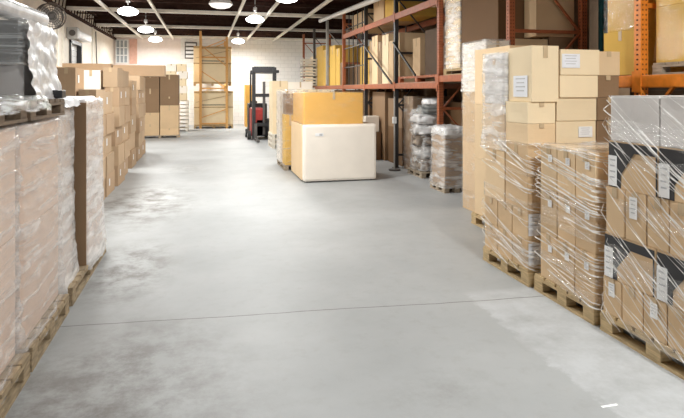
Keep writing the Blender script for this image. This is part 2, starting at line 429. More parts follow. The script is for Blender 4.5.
# ------------------------------------------------------------------ cartons
ORD = ['first', 'second', 'third', 'fourth', 'fifth', 'sixth', 'seventh', 'eighth', 'ninth']
def carton(x0, x1, y0, y1, z0, z1, mat, label, group=None, tape=True, flaps=True, lab=None, rot=0., name='cardboard_carton', cat='carton', printed=False, soft=.006, far=False):
    """one corrugated carton; lab = list of (face, u, v, w, h) shipping labels"""
    cx, cy = (x0+x1)/2, (y0+y1)/2; w, l, h = (x1-x0)/2, (y1-y0)/2, z1-z0
    g = .005
    b = MB(mat, 'print_black', 'tape', 'hole')
    b.box(-w+g, w-g, -l+g, l-g, 0, h-.004, 0, 0 if far else soft)
    if not far:
        es = [e for e in b.bm.edges if e.calc_length() > .12]
        bmesh.ops.subdivide_edges(b.bm, edges=es, cuts=3, use_grid_fill=True)
        sd = random.random()*50
        for v in b.bm.verts:
            fx = 1-(v.co.x/w)**2; fy = 1-(v.co.y/l)**2; fz = 1-((v.co.z-h/2)/(h/2))**2
            nx = noise.noise(v.co*3+Vector((sd, 0, 0)))
            if abs(v.co.x) > w-.01: v.co.x -= math.copysign(.007, v.co.x)*max(fy*fz, 0)*(.5+nx)
            if abs(v.co.y) > l-.01: v.co.y -= math.copysign(.007, v.co.y)*max(fx*fz, 0)*(.5+nx)
            if v.co.z > h-.01: v.co.z -= .004*max(fx*fy, 0)
    along = l >= w
    if flaps and not far:
        if along:
            b.box(-w+.006, -.002, -l+.006, l-.006, h-.005, h-.001); b.box(.002, w-.006, -l+.006, l-.006, h-.005, h-.001)
        else:
            b.box(-w+.006, w-.006, -l+.006, -.002, h-.005, h-.001); b.box(-w+.006, w-.006, .002, l-.006, h-.005, h-.001)
    if printed:                                                   # black print with a bare house-shaped panel on the long faces
        for s in (-1, 1):
            X = s*(w-g+.001)
            def P(u, v, dx=0): return (X+s*dx, s*(l-g-.004)*(1-2*u)*(1 if s < 0 else 1)*(-1 if s > 0 else -1) if False else (l-g-.004)*(1-2*u), .004+v*(h-.014))
            q = [[(0, 0), (.27, 0), (.27, .30), (0, .30)], [(0, .30), (.27, .30), (.55, .80), (0, .80)], [(0, .80), (1, .80), (1, 1), (0, 1)], [(.97, 0), (1, 0), (1, .80), (.97, .80)]]
            for pl in q:
                pts = [P(*c) for c in pl]
                if s > 0: pts.reverse()
                b.poly(pts, 1)
            pts = [(.315, 0, .0008), (.325, 0, .0008), (.325, .32, .0008), (.315, .33, .0008)]
    o = b.build(name, loc=(cx, cy, z0), rotz=rot)
    tag(o, label, cat, group)
    if tape and not far:
        b = MB('tape'); tw = .024
        if along:
            b.box(-tw, tw, -l+.002, l-.002, h-.001, h); b.box(-tw, tw, -l, -l+.003, h*.78, h-.001); b.box(-tw, tw, l-.003, l, h*.78, h-.001)
        else:
            b.box(-w+.002, w-.002, -tw, tw, h-.001, h); b.box(-w, -w+.003, -tw, tw, h*.78, h-.001); b.box(w-.003, w, -tw, tw, h*.78, h-.001)
        b.build('tape', o)
    for (face, u, v, lw, lh) in (lab or []):
        b = MB('paper' if lw*lh < .02 else 'paper_blue', 'ink')
        if face in '-x+x':
            s = -1 if face == '-x' else 1
            X0 = s*(w-.001); yc = l*(1-2*u); zc = h*v
            b.box(min(X0, X0+s*.003), max(X0, X0+s*.003), yc-lw/2, yc+lw/2, zc-lh/2, zc+lh/2)
            for k in range(4):
                zz = zc+lh*(.33-.19*k); ll = lw*(.36-.07*(k % 2))
                b.poly([(X0+s*.0036, yc-ll, zz), (X0+s*.0036, yc+ll*.9, zz), (X0+s*.0036, yc+ll*.9, zz+lh*.05), (X0+s*.0036, yc-ll, zz+lh*.05)], 1)
        else:
            Y0 = -(l-.001); xc = -w+2*w*u; zc = h*v
            b.box(xc-lw/2, xc+lw/2, Y0-.003, Y0, zc-lh/2, zc+lh/2)
            for k in range(4):
                zz = zc+lh*(.33-.19*k); ll = lw*(.36-.07*(k % 2))
                b.poly([(xc-ll, Y0-.0036, zz), (xc+ll*.9, Y0-.0036, zz), (xc+ll*.9, Y0-.0036, zz+lh*.05), (xc-ll, Y0-.0036, zz+lh*.05)], 1)
        b.build('shipping_label', o)
    return o

# ------------------------------------------------------------------ stretch film
def ring(x0, x1, y0, y1, r, n):
    """points of a rounded rectangle, starting at its far left corner and running along the low-x side"""
    segs = []
    per = 2*((x1-x0)+(y1-y0)); pts = []
    cor = [((x0+r, y1-r), PI/2, PI), ((x0+r, y0+r), PI, 3*PI/2), ((x1-r, y0+r), 3*PI/2, 2*PI), ((x1-r, y1-r), 0, PI/2)]
    for i, ((cx, cy), a0, a1) in enumerate(cor):
        for k in range(4):
            a = a0+(a1-a0)*k/3
            pts.append(Vector((cx+r*math.cos(a), cy+r*math.sin(a), 0)))
        (nx, ny), b0, _ = cor[(i+1) % 4]
        e = Vector((nx+r*math.cos(b0), ny+r*math.sin(b0), 0)); s = pts[-1].copy()
        m = max(2, int((e-s).length/per*n))
        for k in range(1, m): pts.append(s.lerp(e, k/m))
    return pts
def film_wrap(x0, x1, y0, y1, z0, z1, label, mat='film_left', amp=.012, off=.012, seed=0, top=True, n=90, rows=22, flare=.02, freq=(3, 3, 9), sag=0.):
    cx, cy = (x0+x1)/2, (y0+y1)/2
    rg = ring(x0-off-cx, x1+off-cx, y0-off-cy, y1+off-cy, .03, n)
    rr = []
    for k in range(rows+1):
        f = k/rows; z = (z1-z0)*f
        row = []
        for p in rg:
            d = p.normalized() if p.length else Vector((1, 0, 0))
            q = Vector(((p.x+cx)*freq[0], (p.y+cy)*freq[1], (z + .55*(p.y+p.x))*freq[2]))
            w = noise.noise(q+Vector((seed, 0, 0)))*amp + noise.noise(q*2.7+Vector((0, seed, 0)))*amp*.5
            w = abs(w)*1.2+(flare*(1-f)**6)
            row.append(Vector((p.x, p.y, 0))+d*w+Vector((0, 0, z+(.02*noise.noise(Vector((p.x*9, p.y*9, seed))) if k in (0,) else 0))))
        rr.append(row)
    if top:
        zt = z1-z0+.010
        for s_ in (.97, .82, .5, .12):
            rr.append([Vector((p.x*s_, p.y*s_, zt+.012*abs(noise.noise(Vector((p.x*8*s_, p.y*8, seed+s_)))))) for p in rg])
    b = MB(mat); b.grid(rr, 0, True)
    o = b.build('stretch_film', loc=(cx, cy, z0), smooth=True)
    return tag(o, label, 'plastic film')

def film_bands(x0, x1, y0, y1, z0, z1, label, ropes, bands, seed=1, slope=(-.9, -.3), wide=(.06, .2), mirror=False):
    """hand-wound film on a stack: wide clear bands and thin twisted strands running round it on a slant"""
    rnd = random.Random(seed)
    cx, cy = (x0+x1)/2, (y0+y1)/2
    rg = ring(x0-.010-cx, x1+.010-cx, y0-.010-cy, y1+.010-cy, .03, 110)
    L = [0.]
    for a, c in zip(rg, rg[1:]+rg[:1]): L.append(L[-1]+(c-a).length)
    per = L[-1]; m = len(rg)
    def at(s):
        s %= per
        for i in range(m):
            if L[i+1] >= s:
                t_ = (s-L[i])/max(1e-9, L[i+1]-L[i]); p = rg[i].lerp(rg[(i+1) % m], t_)
                return p
        return rg[0]
    def strip(b, s0, s1, za, sl, wid, off, twist):
        k = max(6, int((s1-s0)/.05)); rows = []; ph = rnd.random()*9
        for i in range(k+1):
            s = s0+(s1-s0)*i/k; p = at(s); dn = p.normalized()
            z = za+sl*(s-s0)+.012*math.sin(3*s+ph)+.02*noise.noise(Vector((s*2, ph, 0)))
            ww = wid*(.65+.5*noise.noise(Vector((s*4, ph, 3.))))
            if twist: ww = wid*(.4+.6*abs(math.sin(9*s+ph)))
            row = []
            for j in (-1, -.33, .33, 1):
                zz = min(max(z+j*ww/2, z0), z1)-z0
                row.append(p+dn*(off+.004*noise.noise(Vector((s*9, j*3, ph))))+Vector((0, 0, zz)))
            rows.append(row)
        b.grid(rows, 0)
    t = thing('stretch_film', label, 'plastic film', (cx, cy, z0))
    b = MB('film_band')
    for i in range(bands):
        za = z0+(z1-z0)*(rnd.random()); s0 = rnd.uniform(-.3, .3)
        strip(b, s0, s0+per*rnd.uniform(.5, 1.), za, rnd.uniform(-.10, .06), rnd.uniform(*wide), .001+.0007*i, False)
    o = b.build('film_band', t, smooth=True); o['kind'] = 'stuff'
    b = MB('film_rope')
    for i in range(ropes):
        za = rnd.uniform(z0+.1, z1+.35); s0 = rnd.uniform(-.2, .9 if i % 2 else 1.9); sl = rnd.uniform(*slope)
        if za > z1: s0 += (za-z1)/-sl if sl < 0 else 0; za = z1
        ln = min(rnd.uniform(.5, 1.8), (za-z0)/max(.05, -sl))
        strip(b, s0, s0+max(.2, ln), za, sl, rnd.uniform(.004, .012), .014+.0004*i, True)
    o = b.build('film_strand', t, smooth=True); o['kind'] = 'stuff'
    return t

# ================================================================== RIGHT FOREGROUND
# nearest stack (alternating plain and black-printed cartons)
pallet(2.885, 3.90, 2.61, 3.63, 0, 'wooden pallet under the nearest right stack of black-printed cartons')
AX0, AM, AX1 = 2.89, 3.39, 3.88
def cols(y0, y1, n): 
    d = (y1-y0)/n; return [(y0+d*i, y0+d*(i+1)) for i in range(n)]
side = {0: 'aisle side', 1: 'rack side'}
G1 = 'cartons on the nearest right pallet'
layers = [(.15, .42, 5, 'kraft', 'plain tan carton', 0), (.42, .745, 2, 'kraft', 'black-printed carton', 1), (.745, 1.09, 5, 'kraft', 'plain tan carton', 0),
          (1.09, 1.43, 2, 'kraft', 'black-printed carton', 1), (1.43, 1.76, 2, 'carton_grey', 'grey-white carton', 0)]
for li, (z0, z1, n_, mt, nm, pr) in enumerate(layers):
    for k, (ya, yb) in enumerate(reversed(cols(2.61, 3.61-.018*li, n_))):
        for s in (0, 1):
            x0, x1 = ((AX0, AM), (AM, AX1))[s]
            j = random.uniform(-.006, .006) if s == 0 else 0
            lb = None
            if s == 0 and pr: lb = [('-x', .11, .36, .085, .22)]
            if s == 0 and li == 2 and k == 1: lb = [('-x', .45, .68, .07, .15)]
            if s == 0 and li == 0 and k in (0, 2): lb = [('-x', .5, .7, .06, .10)]
            carton(x0+j, x1+(j if s == 0 else 0), ya, yb, z0, z1, mt, '%s, %s layer up, %s from far end, %s, nearest right stack' % (nm, ORD[li], ORD[k], side[s]),
                   G1, lab=lb, printed=bool(pr and s == 0), tape=not (pr or li == 4), soft=.009)
film_bands(AX0, AX1, 2.61, 3.545, .10, 1.77, 'clear stretch film with white strands wound round nearest right stack', 95, 7, seed=3, slope=(-.95, -.45))

# second stack (three by three)
pallet(2.885, 3.90, 3.70, 4.50, 0, 'wooden pallet under the low second right stack of tan cartons')
G2 = 'cartons on the second right pallet'
for li, (z0, z1) in enumerate(((.15, .54), (.54, .93), (.93, 1.32))):
    for k, (ya, yb) in enumerate(reversed(cols(3.69, 4.42, 3))):
        for s in (0, 1):
            x0, x1 = ((AX0, AM), (AM, AX1))[s]; j = random.uniform(-.008, .006) if s == 0 else 0
            carton(x0+j, x1+(j if s == 0 else 0), ya, yb, z0, z1, 'kraft_pale' if li == 2 else 'kraft', 'tan carton, %s layer up, %s from far end, %s, second right stack' % (ORD[li], ORD[k], side[s]),
                   G2, lab=[('-x', .62, .72, .05, .06)] if s == 0 else None)
film_bands(AX0, AX1, 3.69, 4.42, .12, 1.33, 'clear stretch film with strands wound round the low second right stack', 75, 7, seed=11, slope=(-.35, -.08), wide=(.05, .16))
b = MB('film_milky')
rows = []
for i in range(25):
    x = AX0-.015+i*(AX1-AX0+.03)/24
    rows.append([(x-3.385, 3.68+j*.75/16-4.05, 1.325-1.0+.012*abs(noise.noise(Vector((x*9, j*.9, 0))))+(-.03 if i in (0, 24) or j in (0, 16) else 0)) for j in range(17)])
b.grid(rows); o = b.build('film_sheet', loc=(3.385, 4.05, 1.0), smooth=True)
tag(o, 'milky film sheet spread over top of the low second right stack', 'plastic film')

# third, tall stack
pallet(2.865, 3.90, 4.56, 5.42, 0, 'wooden pallet under the tall third right stack with blue-white labels')
G3 = 'cartons on the third right pallet'
for li, (z0, z1) in enumerate(((.15, .42), (.42, .69))):
    for k, (ya, yb) in enumerate(reversed(cols(4.58, 5.40, 3))):
        for s in (0, 1):
            x0, x1 = ((2.87, 3.38), (3.38, 3.88))[s]
            carton(x0, x1, ya, yb, z0, z1, 'kraft', 'tan carton, %s layer up, %s from far end, %s, third right stack' % (ORD[li], ORD[k], side[s]), G3,
                   lab=[('-y', .15, .52, .13, .20)] if (k == 2 and s == 0) else None)
R3 = [
 (2.87, 3.38, 4.58, 4.98, .69, 1.30, 'kraft', 'tall tan carton at near aisle corner, mid height of third right stack', None),
 (2.87, 3.38, 4.99, 5.40, .69, 1.19, 'kraft_pale', 'tan carton at far aisle corner, mid height of third right stack', None),
 (3.39, 3.88, 4.58, 5.40, .69, 1.30, 'kraft', 'wide tan carton on rack side, mid height of third right stack', None),
 (2.87, 3.17, 4.58, 4.98, 1.30, 1.49, 'kraft_pale', 'flat pale carton at aisle corner, lower of two thin ones, third right stack', None),
 (2.87, 3.17, 4.58, 4.98, 1.49, 1.69, 'kraft_cream', 'flat pale carton at aisle corner, upper of two thin ones, third right stack', None),
 (2.87, 3.37, 4.99, 5.40, 1.19, 1.66, 'kraft_pale', 'pale carton under the film-clouded carton, far side of third right stack', None),
 (2.90, 3.19, 4.56, 4.98, 1.69, 2.21, 'kraft_cream', 'upright cream carton with white label topping third right stack', [('-x', .55, .28, .24, .20)]),
 (2.87, 3.37, 4.99, 5.40, 1.66, 2.17, 'carton_grey', 'grey film-clouded carton at top far aisle corner of third right stack', None),
 (3.18, 3.62, 4.60, 4.98, 1.30, 1.51, 'kraft_cream', 'cream carton with white label just above the low stack top', [('-y', .72, .5, .15, .1)]),
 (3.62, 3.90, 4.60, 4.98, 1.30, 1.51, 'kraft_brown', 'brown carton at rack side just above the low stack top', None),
 (3.18, 3.62, 4.59, 4.98, 1.51, 1.73, 'kraft_cream', 'plain cream carton, third below top of tall third stack', None),
 (3.62, 3.90, 4.59, 4.98, 1.51, 1.73, 'kraft_brown', 'brown carton, third below top on rack side, third stack', None),
 (3.20, 3.62, 4.57, 4.98, 1.73, 1.94, 'kraft_cream', 'plain cream carton right under the labelled top carton', None),
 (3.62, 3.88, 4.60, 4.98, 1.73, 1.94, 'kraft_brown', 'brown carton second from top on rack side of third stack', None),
 (3.20, 3.63, 4.56, 4.98, 1.94, 2.18, 'kraft_cream', 'cream carton with large white label at top of third stack', [('-y', .26, .55, .19, .13)]),
 (3.63, 3.89, 4.60, 4.98, 1.94, 2.17, 'kraft_pale', 'pale carton at top rack-side corner of third right stack', None),
]
for x0, x1, y0, y1, z0, z1, mt, lb, lab in R3: carton(x0, x1, y0, y1, z0, z1, mt, lb, G3, lab=lab)
for i, (z0, z1) in enumerate(((1.30, 1.74), (1.74, 2.15))):
    carton(3.39, 3.88, 4.99, 5.40, z0, z1, 'kraft', '%s tan carton at hidden back corner of third right stack' % ('lower', 'upper')[i], G3)
film_bands(2.87, 3.90, 4.57, 5.40, .12, 1.32, 'clear stretch film with slanting strands round lower half of third right stack', 55, 7, seed=21, slope=(-.45, -.12), wide=(.05, .16))
film_wrap(2.87, 3.37, 4.99, 5.41, 1.2, 2.18, 'milky crinkled film round top far corner of third right stack', 'film_milky', amp=.02, seed=5, n=60, top=False, flare=.03)

# fourth stack beyond, film-wrapped columns
G4 = 'cartons of the column stack before the rack'
for li, (z0, z1) in enumerate(((0, .30), (.30, 1.03), (1.03, 1.77), (1.77, 2.50))):
    carton(3.84, 4.22, 7.18, 7.92, z0, z1, 'kraft' if li < 3 else 'carton_white', 'tall pale carton, %s up in narrow column before the rack' % ORD[li], G4)
film_wrap(3.84, 4.22, 7.18, 7.92, 1.78, 2.51, 'white film over the top carton of narrow column before rack', 'film_milky', amp=.02, seed=15, n=60, rows=12)
film_wrap(3.84, 4.22, 7.18, 7.92, .05, 1.77, 'thin clear film round lower cartons of narrow column before rack', 'film_clear', amp=.015, seed=25, n=60, top=False)
pallet(3.5, 4.2, 5.95, 6.95, 0, 'wooden pallet hidden behind the tall third right stack')
for li, (z0, z1) in enumerate(((.15, .88), (.88, 1.61), (1.61, 2.335))):
    carton(3.52, 4.2, 6.0, 6.9, z0, z1, 'kraft_pale', 'large tan carton, %s up, behind the tall third right stack' % ORD[li], 'large tan cartons behind third stack')

# ================================================================== PALLET RACK on the right
RX0, RX1 = 4.30, 5.50
rack = thing('pallet_rack', 'long steel pallet rack with orange and black uprights along right side', 'rack', (RX0, 0, 0))
FY = [2.3, 4.8, 7.3, 9.8, 12.3, 14.8, 17.3, 19.8, 22.3, 24.8]
FM = ['orange', 'orange', 'red_orange', 'red_orange', 'black_steel', 'black_steel', 'red_orange', 'grey_steel', 'dark_steel', 'red_orange']
for y, mt in zip(FY, FM):
    for px in (0, 1.2):
        b = MB(mt, 'hole')
        b.box(px-.045, px+.045, y-.045, y-.040, 0, 4.3); b.box(px-.045, px-.040, y-.04, y+.045, 0, 4.3)
        b.box(px+.040, px+.045, y-.04, y+.045, 0, 4.3); b.box(px-.08, px+.08, y-.07, y+.07, 0, .01)
        if y < 11:
            for i in range(78):
                z = .3+.05*i
                for sx in (-.02, .02): b.box(px+sx-.006, px+sx+.006, y-.0465, y-.0445, z, z+.016, 1)
                b.box(px-.0465, px-.0445, y-.012, y+.012, z, z+.016, 1)
        b.build('post', rack)
    for i, z in enumerate((.3, 1.45, 2.66, 3.9)):
        b = MB(mt); b.box(.045, 1.155, y-.015, y+.015, z-.025, z+.025); b.build('brace', rack)
    for i, (za, zb) in enumerate(((.3, 1.45), (1.45, 2.66), (2.66, 3.9))):
        b = MB(mt); b.bar((.045, y, za if i % 2 else zb), (1.155, y, zb if i % 2 else za), .04, .025); b.build('brace', rack)
for i, (ya, yb) in enumerate(zip(FY, FY[1:])):
    bm_ = 'orange' if i < 2 else 'red_orange'
    for z in ((1.83, 1.95), (3.42, 3.56)):
        if i == 0 and z[0] > 3: z = (3.6, 3.72)
        if i < 3 and z[0] > 3: z = (z[0]+.45, z[1]+.45)
        if i > 5 and z[0] > 3: continue
        if i == 2 and z[0] < 3: z = (1.95, 2.07)
        for px in (-.03, 1.2):
            b = MB(bm_); b.box(px-.02, px+.03, ya+.045, yb-.045, z[0], z[1], 0, .006)
            b.box(px-.03, px-.02, ya+.0, ya+.06, z[0]-.05, z[1]+.04); b.box(px-.03, px-.02, yb-.06, yb, z[0]-.05, z[1]+.04)
            b.build('beam', rack)
for ya, yb in list(zip(FY, FY[1:]))[3:]:
    b = MB('wood_grey'); b.box(-.01, 1.17, ya+.06, yb-.06, 1.95, 1.958); b.build('deck_panel', rack)
b = MB('black_steel')                                              # long black tie braces between the black frames
b.bar((-.07, 14.7, 3.0), (-.07, 12.4, 1.95), .035); b.build('brace', rack)
b = MB('black_steel'); b.bar((-.07, 12.3, 2.9), (-.07, 10.9, 2.1), .035); b.build('brace', rack)
b = MB('black_steel')
for y in (15.2, 15.7, 16.2, 16.7): b.bar((.01, y, 1.96), (.01, y, 4.1), .025)
for z in (2.5, 3.1, 3.7): b.bar((.01, 14.85, z), (.01, 17.25, z), .025)
b.build('mesh_guard', rack)
tr = thing('teal_upright', 'dark teal rack upright standing behind the orange rack', 'rack upright', (5.85, 7.3, 0))
for dx in (0, 0.2):
    b = MB('teal', 'hole'); b.box(dx-.045, dx+.045, -.04, .04, 0, 4.4)
    for i in range(40): b.box(dx-.012, dx+.012, -.042, -.04, .2+.1*i, .23+.1*i, 1)
    b.build('post', tr)
b = MB('teal')
for i in range(8): b.bar((0, 0, .4+.5*i), (.2, 0, .65+.5*i), .02)
b.build('brace', tr)

GR = 'loads on the right rack'
# bay by the nearest post
pallet(4.34, 5.44, 2.5, 4.70, 1.95, 'wooden pallet on the orange beam right of nearest orange post', 'wood_grey', h=.12)
carton(4.36, 5.42, 3.45, 4.68, 2.07, 2.62, 'kraft_yellow', 'large yellow-brown carton, lower one right of nearest orange post', GR, lab=None)
carton(4.36, 5.42, 3.45, 4.68, 2.62, 3.40, 'kraft_yellow', 'large yellow-brown carton, upper one right of nearest orange post', GR)
film_wrap(4.37, 5.41, 3.46, 4.67, 2.09, 3.40, 'glossy clear film round yellow-brown cartons right of nearest post', 'film_faint', amp=.02, seed=31, n=70, top=False)
carton(4.38, 5.42, 4.93, 5.46, 1.96, 2.44, 'kraft_yellow', 'yellow-brown carton, lower one left of nearest orange post', GR)
carton(4.40, 5.42, 4.95, 5.42, 2.44, 3.30, 'kraft_yellow', 'yellow-brown carton, upper one left of nearest orange post', GR)
film_wrap(4.40, 5.42, 4.94, 5.44, 2.44, 3.3, 'glossy clear film round upper carton left of nearest post', 'film_faint', amp=.02, seed=33, n=60, top=False)
carton(4.42, 4.9, 6.65, 7.1, 1.96, 2.35, 'kraft_pale', 'small pale carton on rack behind the tall third stack', GR)
# goods on the floor under the near rack bay
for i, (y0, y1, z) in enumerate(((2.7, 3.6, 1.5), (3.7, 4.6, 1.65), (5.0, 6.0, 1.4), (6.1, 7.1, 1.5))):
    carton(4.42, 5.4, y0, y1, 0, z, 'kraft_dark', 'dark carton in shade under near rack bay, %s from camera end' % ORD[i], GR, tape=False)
# bay 7.3 - 9.8 : big brown carton and white-wrapped column
pallet(4.33, 5.45, 7.45, 9.72, 2.07, 'long wooden pallet on rack beam under the big brown carton', 'wood', h=.12)
carton(4.35, 5.30, 7.75, 9.02, 2.19, 3.75, 'kraft_deep', 'very big brown carton on rack above the narrow column stack', GR, soft=.012)
carton(4.42, 5.00, 7.42, 7.74, 2.19, 2.56, 'kraft_pale', 'small pale carton behind frame brace in front of big brown carton', GR)
carton(5.02, 5.44, 7.42, 7.74, 2.19, 2.60, 'kraft_brown', 'small brown carton beside small pale carton behind frame brace', GR)
carton(4.78, 5.44, 7.40, 7.73, 2.60, 3.30, 'kraft', 'tan carton above the frame brace next to teal upright', GR)
carton(4.36, 5.30, 9.08, 9.70, 2.19, 3.75, 'kraft_cream', 'tall cream carton on rack beside the big brown carton', GR)
film_wrap(4.36, 5.30, 9.08, 9.70, 2.19, 3.76, 'white paper-like film on tall cream carton beside big brown carton', 'film_milky', amp=.015, seed=35, n=60)
# bay 9.8 - 12.3
t = pallet(4.31, 5.45, 9.95, 12.2, 1.95, 'reddish painted pallet on rack beam under dark brown carton', 'red_orange', h=.15)
carton(4.62, 5.4, 9.98, 11.35, 2.10, 3.08, 'kraft_dark', 'dark brown carton standing on red pallet on rack', GR)
carton(4.55, 5.4, 11.45, 11.9, 2.10, 2.95, 'kraft', 'tan carton at far end of the red pallet on rack', GR)
carton(4.7, 5.4, 10.0, 11.2, 3.57, 4.2, 'kraft_pale', 'pale carton on top level above dark brown carton', GR)
# bay 12.3 - 14.8 : upright tan cartons
for i, (y0, y1, z1, mt) in enumerate(((12.42, 12.85, 3.15, 'kraft_pale'), (12.88, 13.2, 3.0, 'kraft'), (13.23, 13.75, 3.2, 'kraft_cream'), (13.78, 14.1, 3.05, 'kraft_brown'), (14.13, 14.65, 3.25, 'kraft_pale'))):
    carton(4.42, 5.3, y0, y1, 1.96, z1, mt, 'upright flat carton between black posts on rack, %s from the right' % ORD[i], 'upright cartons between the black posts')
carton(4.45, 5.4, 12.5, 13.6, 3.57, 4.25, 'kraft_yellow', 'yellow-brown carton on top level between black posts, right one', GR)
carton(4.45, 5.4, 13.7, 14.6, 3.57, 4.15, 'kraft', 'tan carton on top level between black posts, left one', GR)
# bay 14.8 - 17.3
for i, (y0, y1, z1, mt) in enumerate(((15.0, 15.5, 3.2, 'kraft'), (15.55, 15.9, 3.0, 'kraft_yellow'), (15.95, 16.5, 3.1, 'kraft_yellow'), (16.55, 17.1, 2.6, 'kraft_brown'))):
    carton(4.6, 5.2, y0, y1, 1.96, z1, mt, 'carton behind black mesh guard on rack, %s from the right' % ORD[i], GR)
carton(4.45, 5.4, 15.2, 16.9, 3.57, 4.1, 'kraft_pale', 'pale carton on top level right of the far orange post', GR)
# bay 17.3 - 19.8 and beyond
for i, (y0, y1, z1, mt) in enumerate(((17.45, 18.0, 2.7, 'kraft_brown'), (18.05, 18.7, 3.2, 'kraft_yellow'), (18.75, 19.6, 3.35, 'kraft_yellow'), (20.0, 20.8, 3.3, 'kraft_yellow'), (20.85, 22.1, 3.5, 'kraft_yellow'),
                                         (22.5, 23.4, 3.2, 'kraft_cream'), (23.5, 24.6, 2.9, 'kraft_pale'))):
    carton(4.34, 5.2, y0, y1, 1.96, z1, mt, 'tall upright carton in far rack bays, %s from the right' % ORD[i], 'tall cartons in the far rack bays')
for i in range(5):
    c = thing('white_crate', 'white slatted crate stacked on far rack bay, %s from bottom' % ORD[i], 'crate', (4.05, 22.2, 1.2+.38*i), group='white crates at the far rack')
    b = MB('wood_white')
    for z in (0, .12, .24): b.box(-.3, .3, -.3, -.28, z, z+.07); b.box(-.3, -.28, -.3, .3, z, z+.07); b.box(.28, .3, -.3, .3, z, z+.07); b.box(-.3, .3, .28, .3, z, z+.07)
    b.box(-.3, .3, -.3, .3, 0, .02)
    for sx in (-.29, .27):
        for sy in (-.29, .27): b.box(sx, sx+.03, sy, sy+.03, 0, .36)
    b.build('slat_side', c)
carton(3.75, 4.25, 21.85, 22.5, 0, 1.19, 'kraft_cream', 'cream carton under the column of white slatted crates', GR)
# dark goods under the rack
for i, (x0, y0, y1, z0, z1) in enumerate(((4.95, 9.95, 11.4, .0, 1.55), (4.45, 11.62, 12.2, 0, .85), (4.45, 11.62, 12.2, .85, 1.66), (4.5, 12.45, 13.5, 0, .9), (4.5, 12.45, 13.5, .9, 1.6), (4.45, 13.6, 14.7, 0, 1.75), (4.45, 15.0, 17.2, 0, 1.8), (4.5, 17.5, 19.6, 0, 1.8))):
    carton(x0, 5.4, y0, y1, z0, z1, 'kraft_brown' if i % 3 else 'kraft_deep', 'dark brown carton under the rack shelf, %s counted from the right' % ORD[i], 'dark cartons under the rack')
film_wrap(4.45, 5.4, 11.62, 12.2, .0, 1.67, 'dull clear film round dark cartons under the rack', 'film_clear', amp=.02, seed=41, n=80, top=False)
carton(4.02, 4.4, 13.9, 14.25, .72, 1.12, 'carton_white', 'small white box beside thin pole under the rack', name='white_box', cat='box')
carton(3.98, 4.42, 13.8, 14.5, 0, .72, 'kraft_deep', 'brown carton carrying a small white box under the rack', GR)
t = thing('barrier_pole', 'thin grey pole standing in front of dark cartons under rack', 'pole', (4.12, 11.9, 0))
b = MB('grey_steel'); b.tube((0, 0, .02), (0, 0, 1.65), .018, 0, 8); b.build('pole', t)
b = MB('dark_steel'); b.tube((0, 0, 0), (0, 0, .03), .13, 0, 16); b.build('base', t)
b = MB('white_plastic'); b.box(-.04, .04, -.04, .04, 1.05, 1.2, 0, .01); b.build('clip', t)

for i, (y0, y1, z) in enumerate(((2.2, 3.7, 3.4), (3.9, 5.5, 3.6), (5.7, 7.1, 3.6), (8.0, 9.6, 3.4), (9.8, 11.6, 3.9), (11.8, 13.6, 4.0), (13.8, 16.0, 3.9), (16.2, 18.4, 3.7), (18.6, 21.0, 3.5))):  # added dark backing row keeps pale wall and lamps from showing through
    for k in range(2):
        carton(6.15, 7.2, y0, y1, z/2*k, z/2*(k+1), 'kraft_dark' if i < 3 else 'kraft_brown', 'big brown carton added as backing behind the rack, %s from the right, %s' % (ORD[i], ('lower', 'upper')[k]), 'backing cartons added behind the rack', tape=False)
# lumpy wrapped goods before the rack
def sack(x, y, z, rx, ry, rz, mat, label, seed, name='wrapped_bundle'):
    b = MB(mat); bmesh.ops.create_icosphere(b.bm, subdivisions=4, radius=1.)
    for v in b.bm.verts:
        p = v.co.copy(); q = Vector([math.copysign(abs(c)**.62, c) for c in p])
        k = 1+.22*noise.noise(p*2.2+Vector((seed, 0, 0)))+.07*noise.ridged_multi_fractal(p*2.5+Vector((0, seed, 0)), 1, 2, 3, 1, 2)*.5
        v.co = Vector((q.x*rx*k, q.y*ry*k, max(-rz*.92, q.z*rz*k)))
    o = b.build(name, loc=(x, y, z+rz*.92), smooth=True, rotz=random.uniform(-.3, .3))
    return tag(o, label, 'bundle', 'lumpy wrapped bundles before the rack')
BUN = ((4.55, 11.1, .12, .25, .36, .14, 'dark_wrap'), (4.57, 11.12, .37, .26, .36, .15, 'white_wrap'), (4.50, 11.08, .64, .25, .34, .12, 'dark_wrap'), (4.53, 11.05, .86, .26, .36, .13, 'white_wrap'),
       (4.47, 11.0, 1.09, .24, .33, .11, 'white_wrap'), (4.56, 10.98, 1.28, .22, .30, .11, 'grey_wrap'), (4.62, 10.92, 1.48, .17, .25, .08, 'white_wrap'))
for i, (x, y, z, rx, ry, rz, mt) in enumerate(BUN):
    sack(x, y, z, rx, ry, rz, mt, 'lumpy film-wrapped bundle, %s from floor, in leaning heap before rack' % ORD[i], i*3.3)
film_wrap(4.36, 4.76, 10.78, 11.40, .14, 1.40, 'crumpled loose film hanging round the heap of bundles', 'film_milky', amp=.10, seed=77, n=80, top=False, flare=.05)
pallet(4.28, 4.84, 10.68, 11.50, 0, 'low pallet under the heap of lumpy wrapped bundles', 'wood_grey', h=.12)
pallet(4.05, 4.55, 9.05, 9.70, 0, 'dark pallet under white-topped wrapped load before rack', 'wood_grey', h=.12)
for i, (z0, z1) in enumerate(((.12, .45), (.45, .78), (.78, 1.1))):
    carton(4.08, 4.52, 9.10, 9.68, z0, z1, 'kraft_mid', 'brownish wrapped carton, %s up, in small load before rack' % ORD[i], 'cartons of the small white-topped load')
film_wrap(4.08, 4.52, 9.10, 9.68, .08, 1.12, 'crumpled clear film round the small white-topped load', 'film_milky', amp=.03, seed=51, n=70, top=False, flare=.05)
b = MB('white_wrap')
rows = []
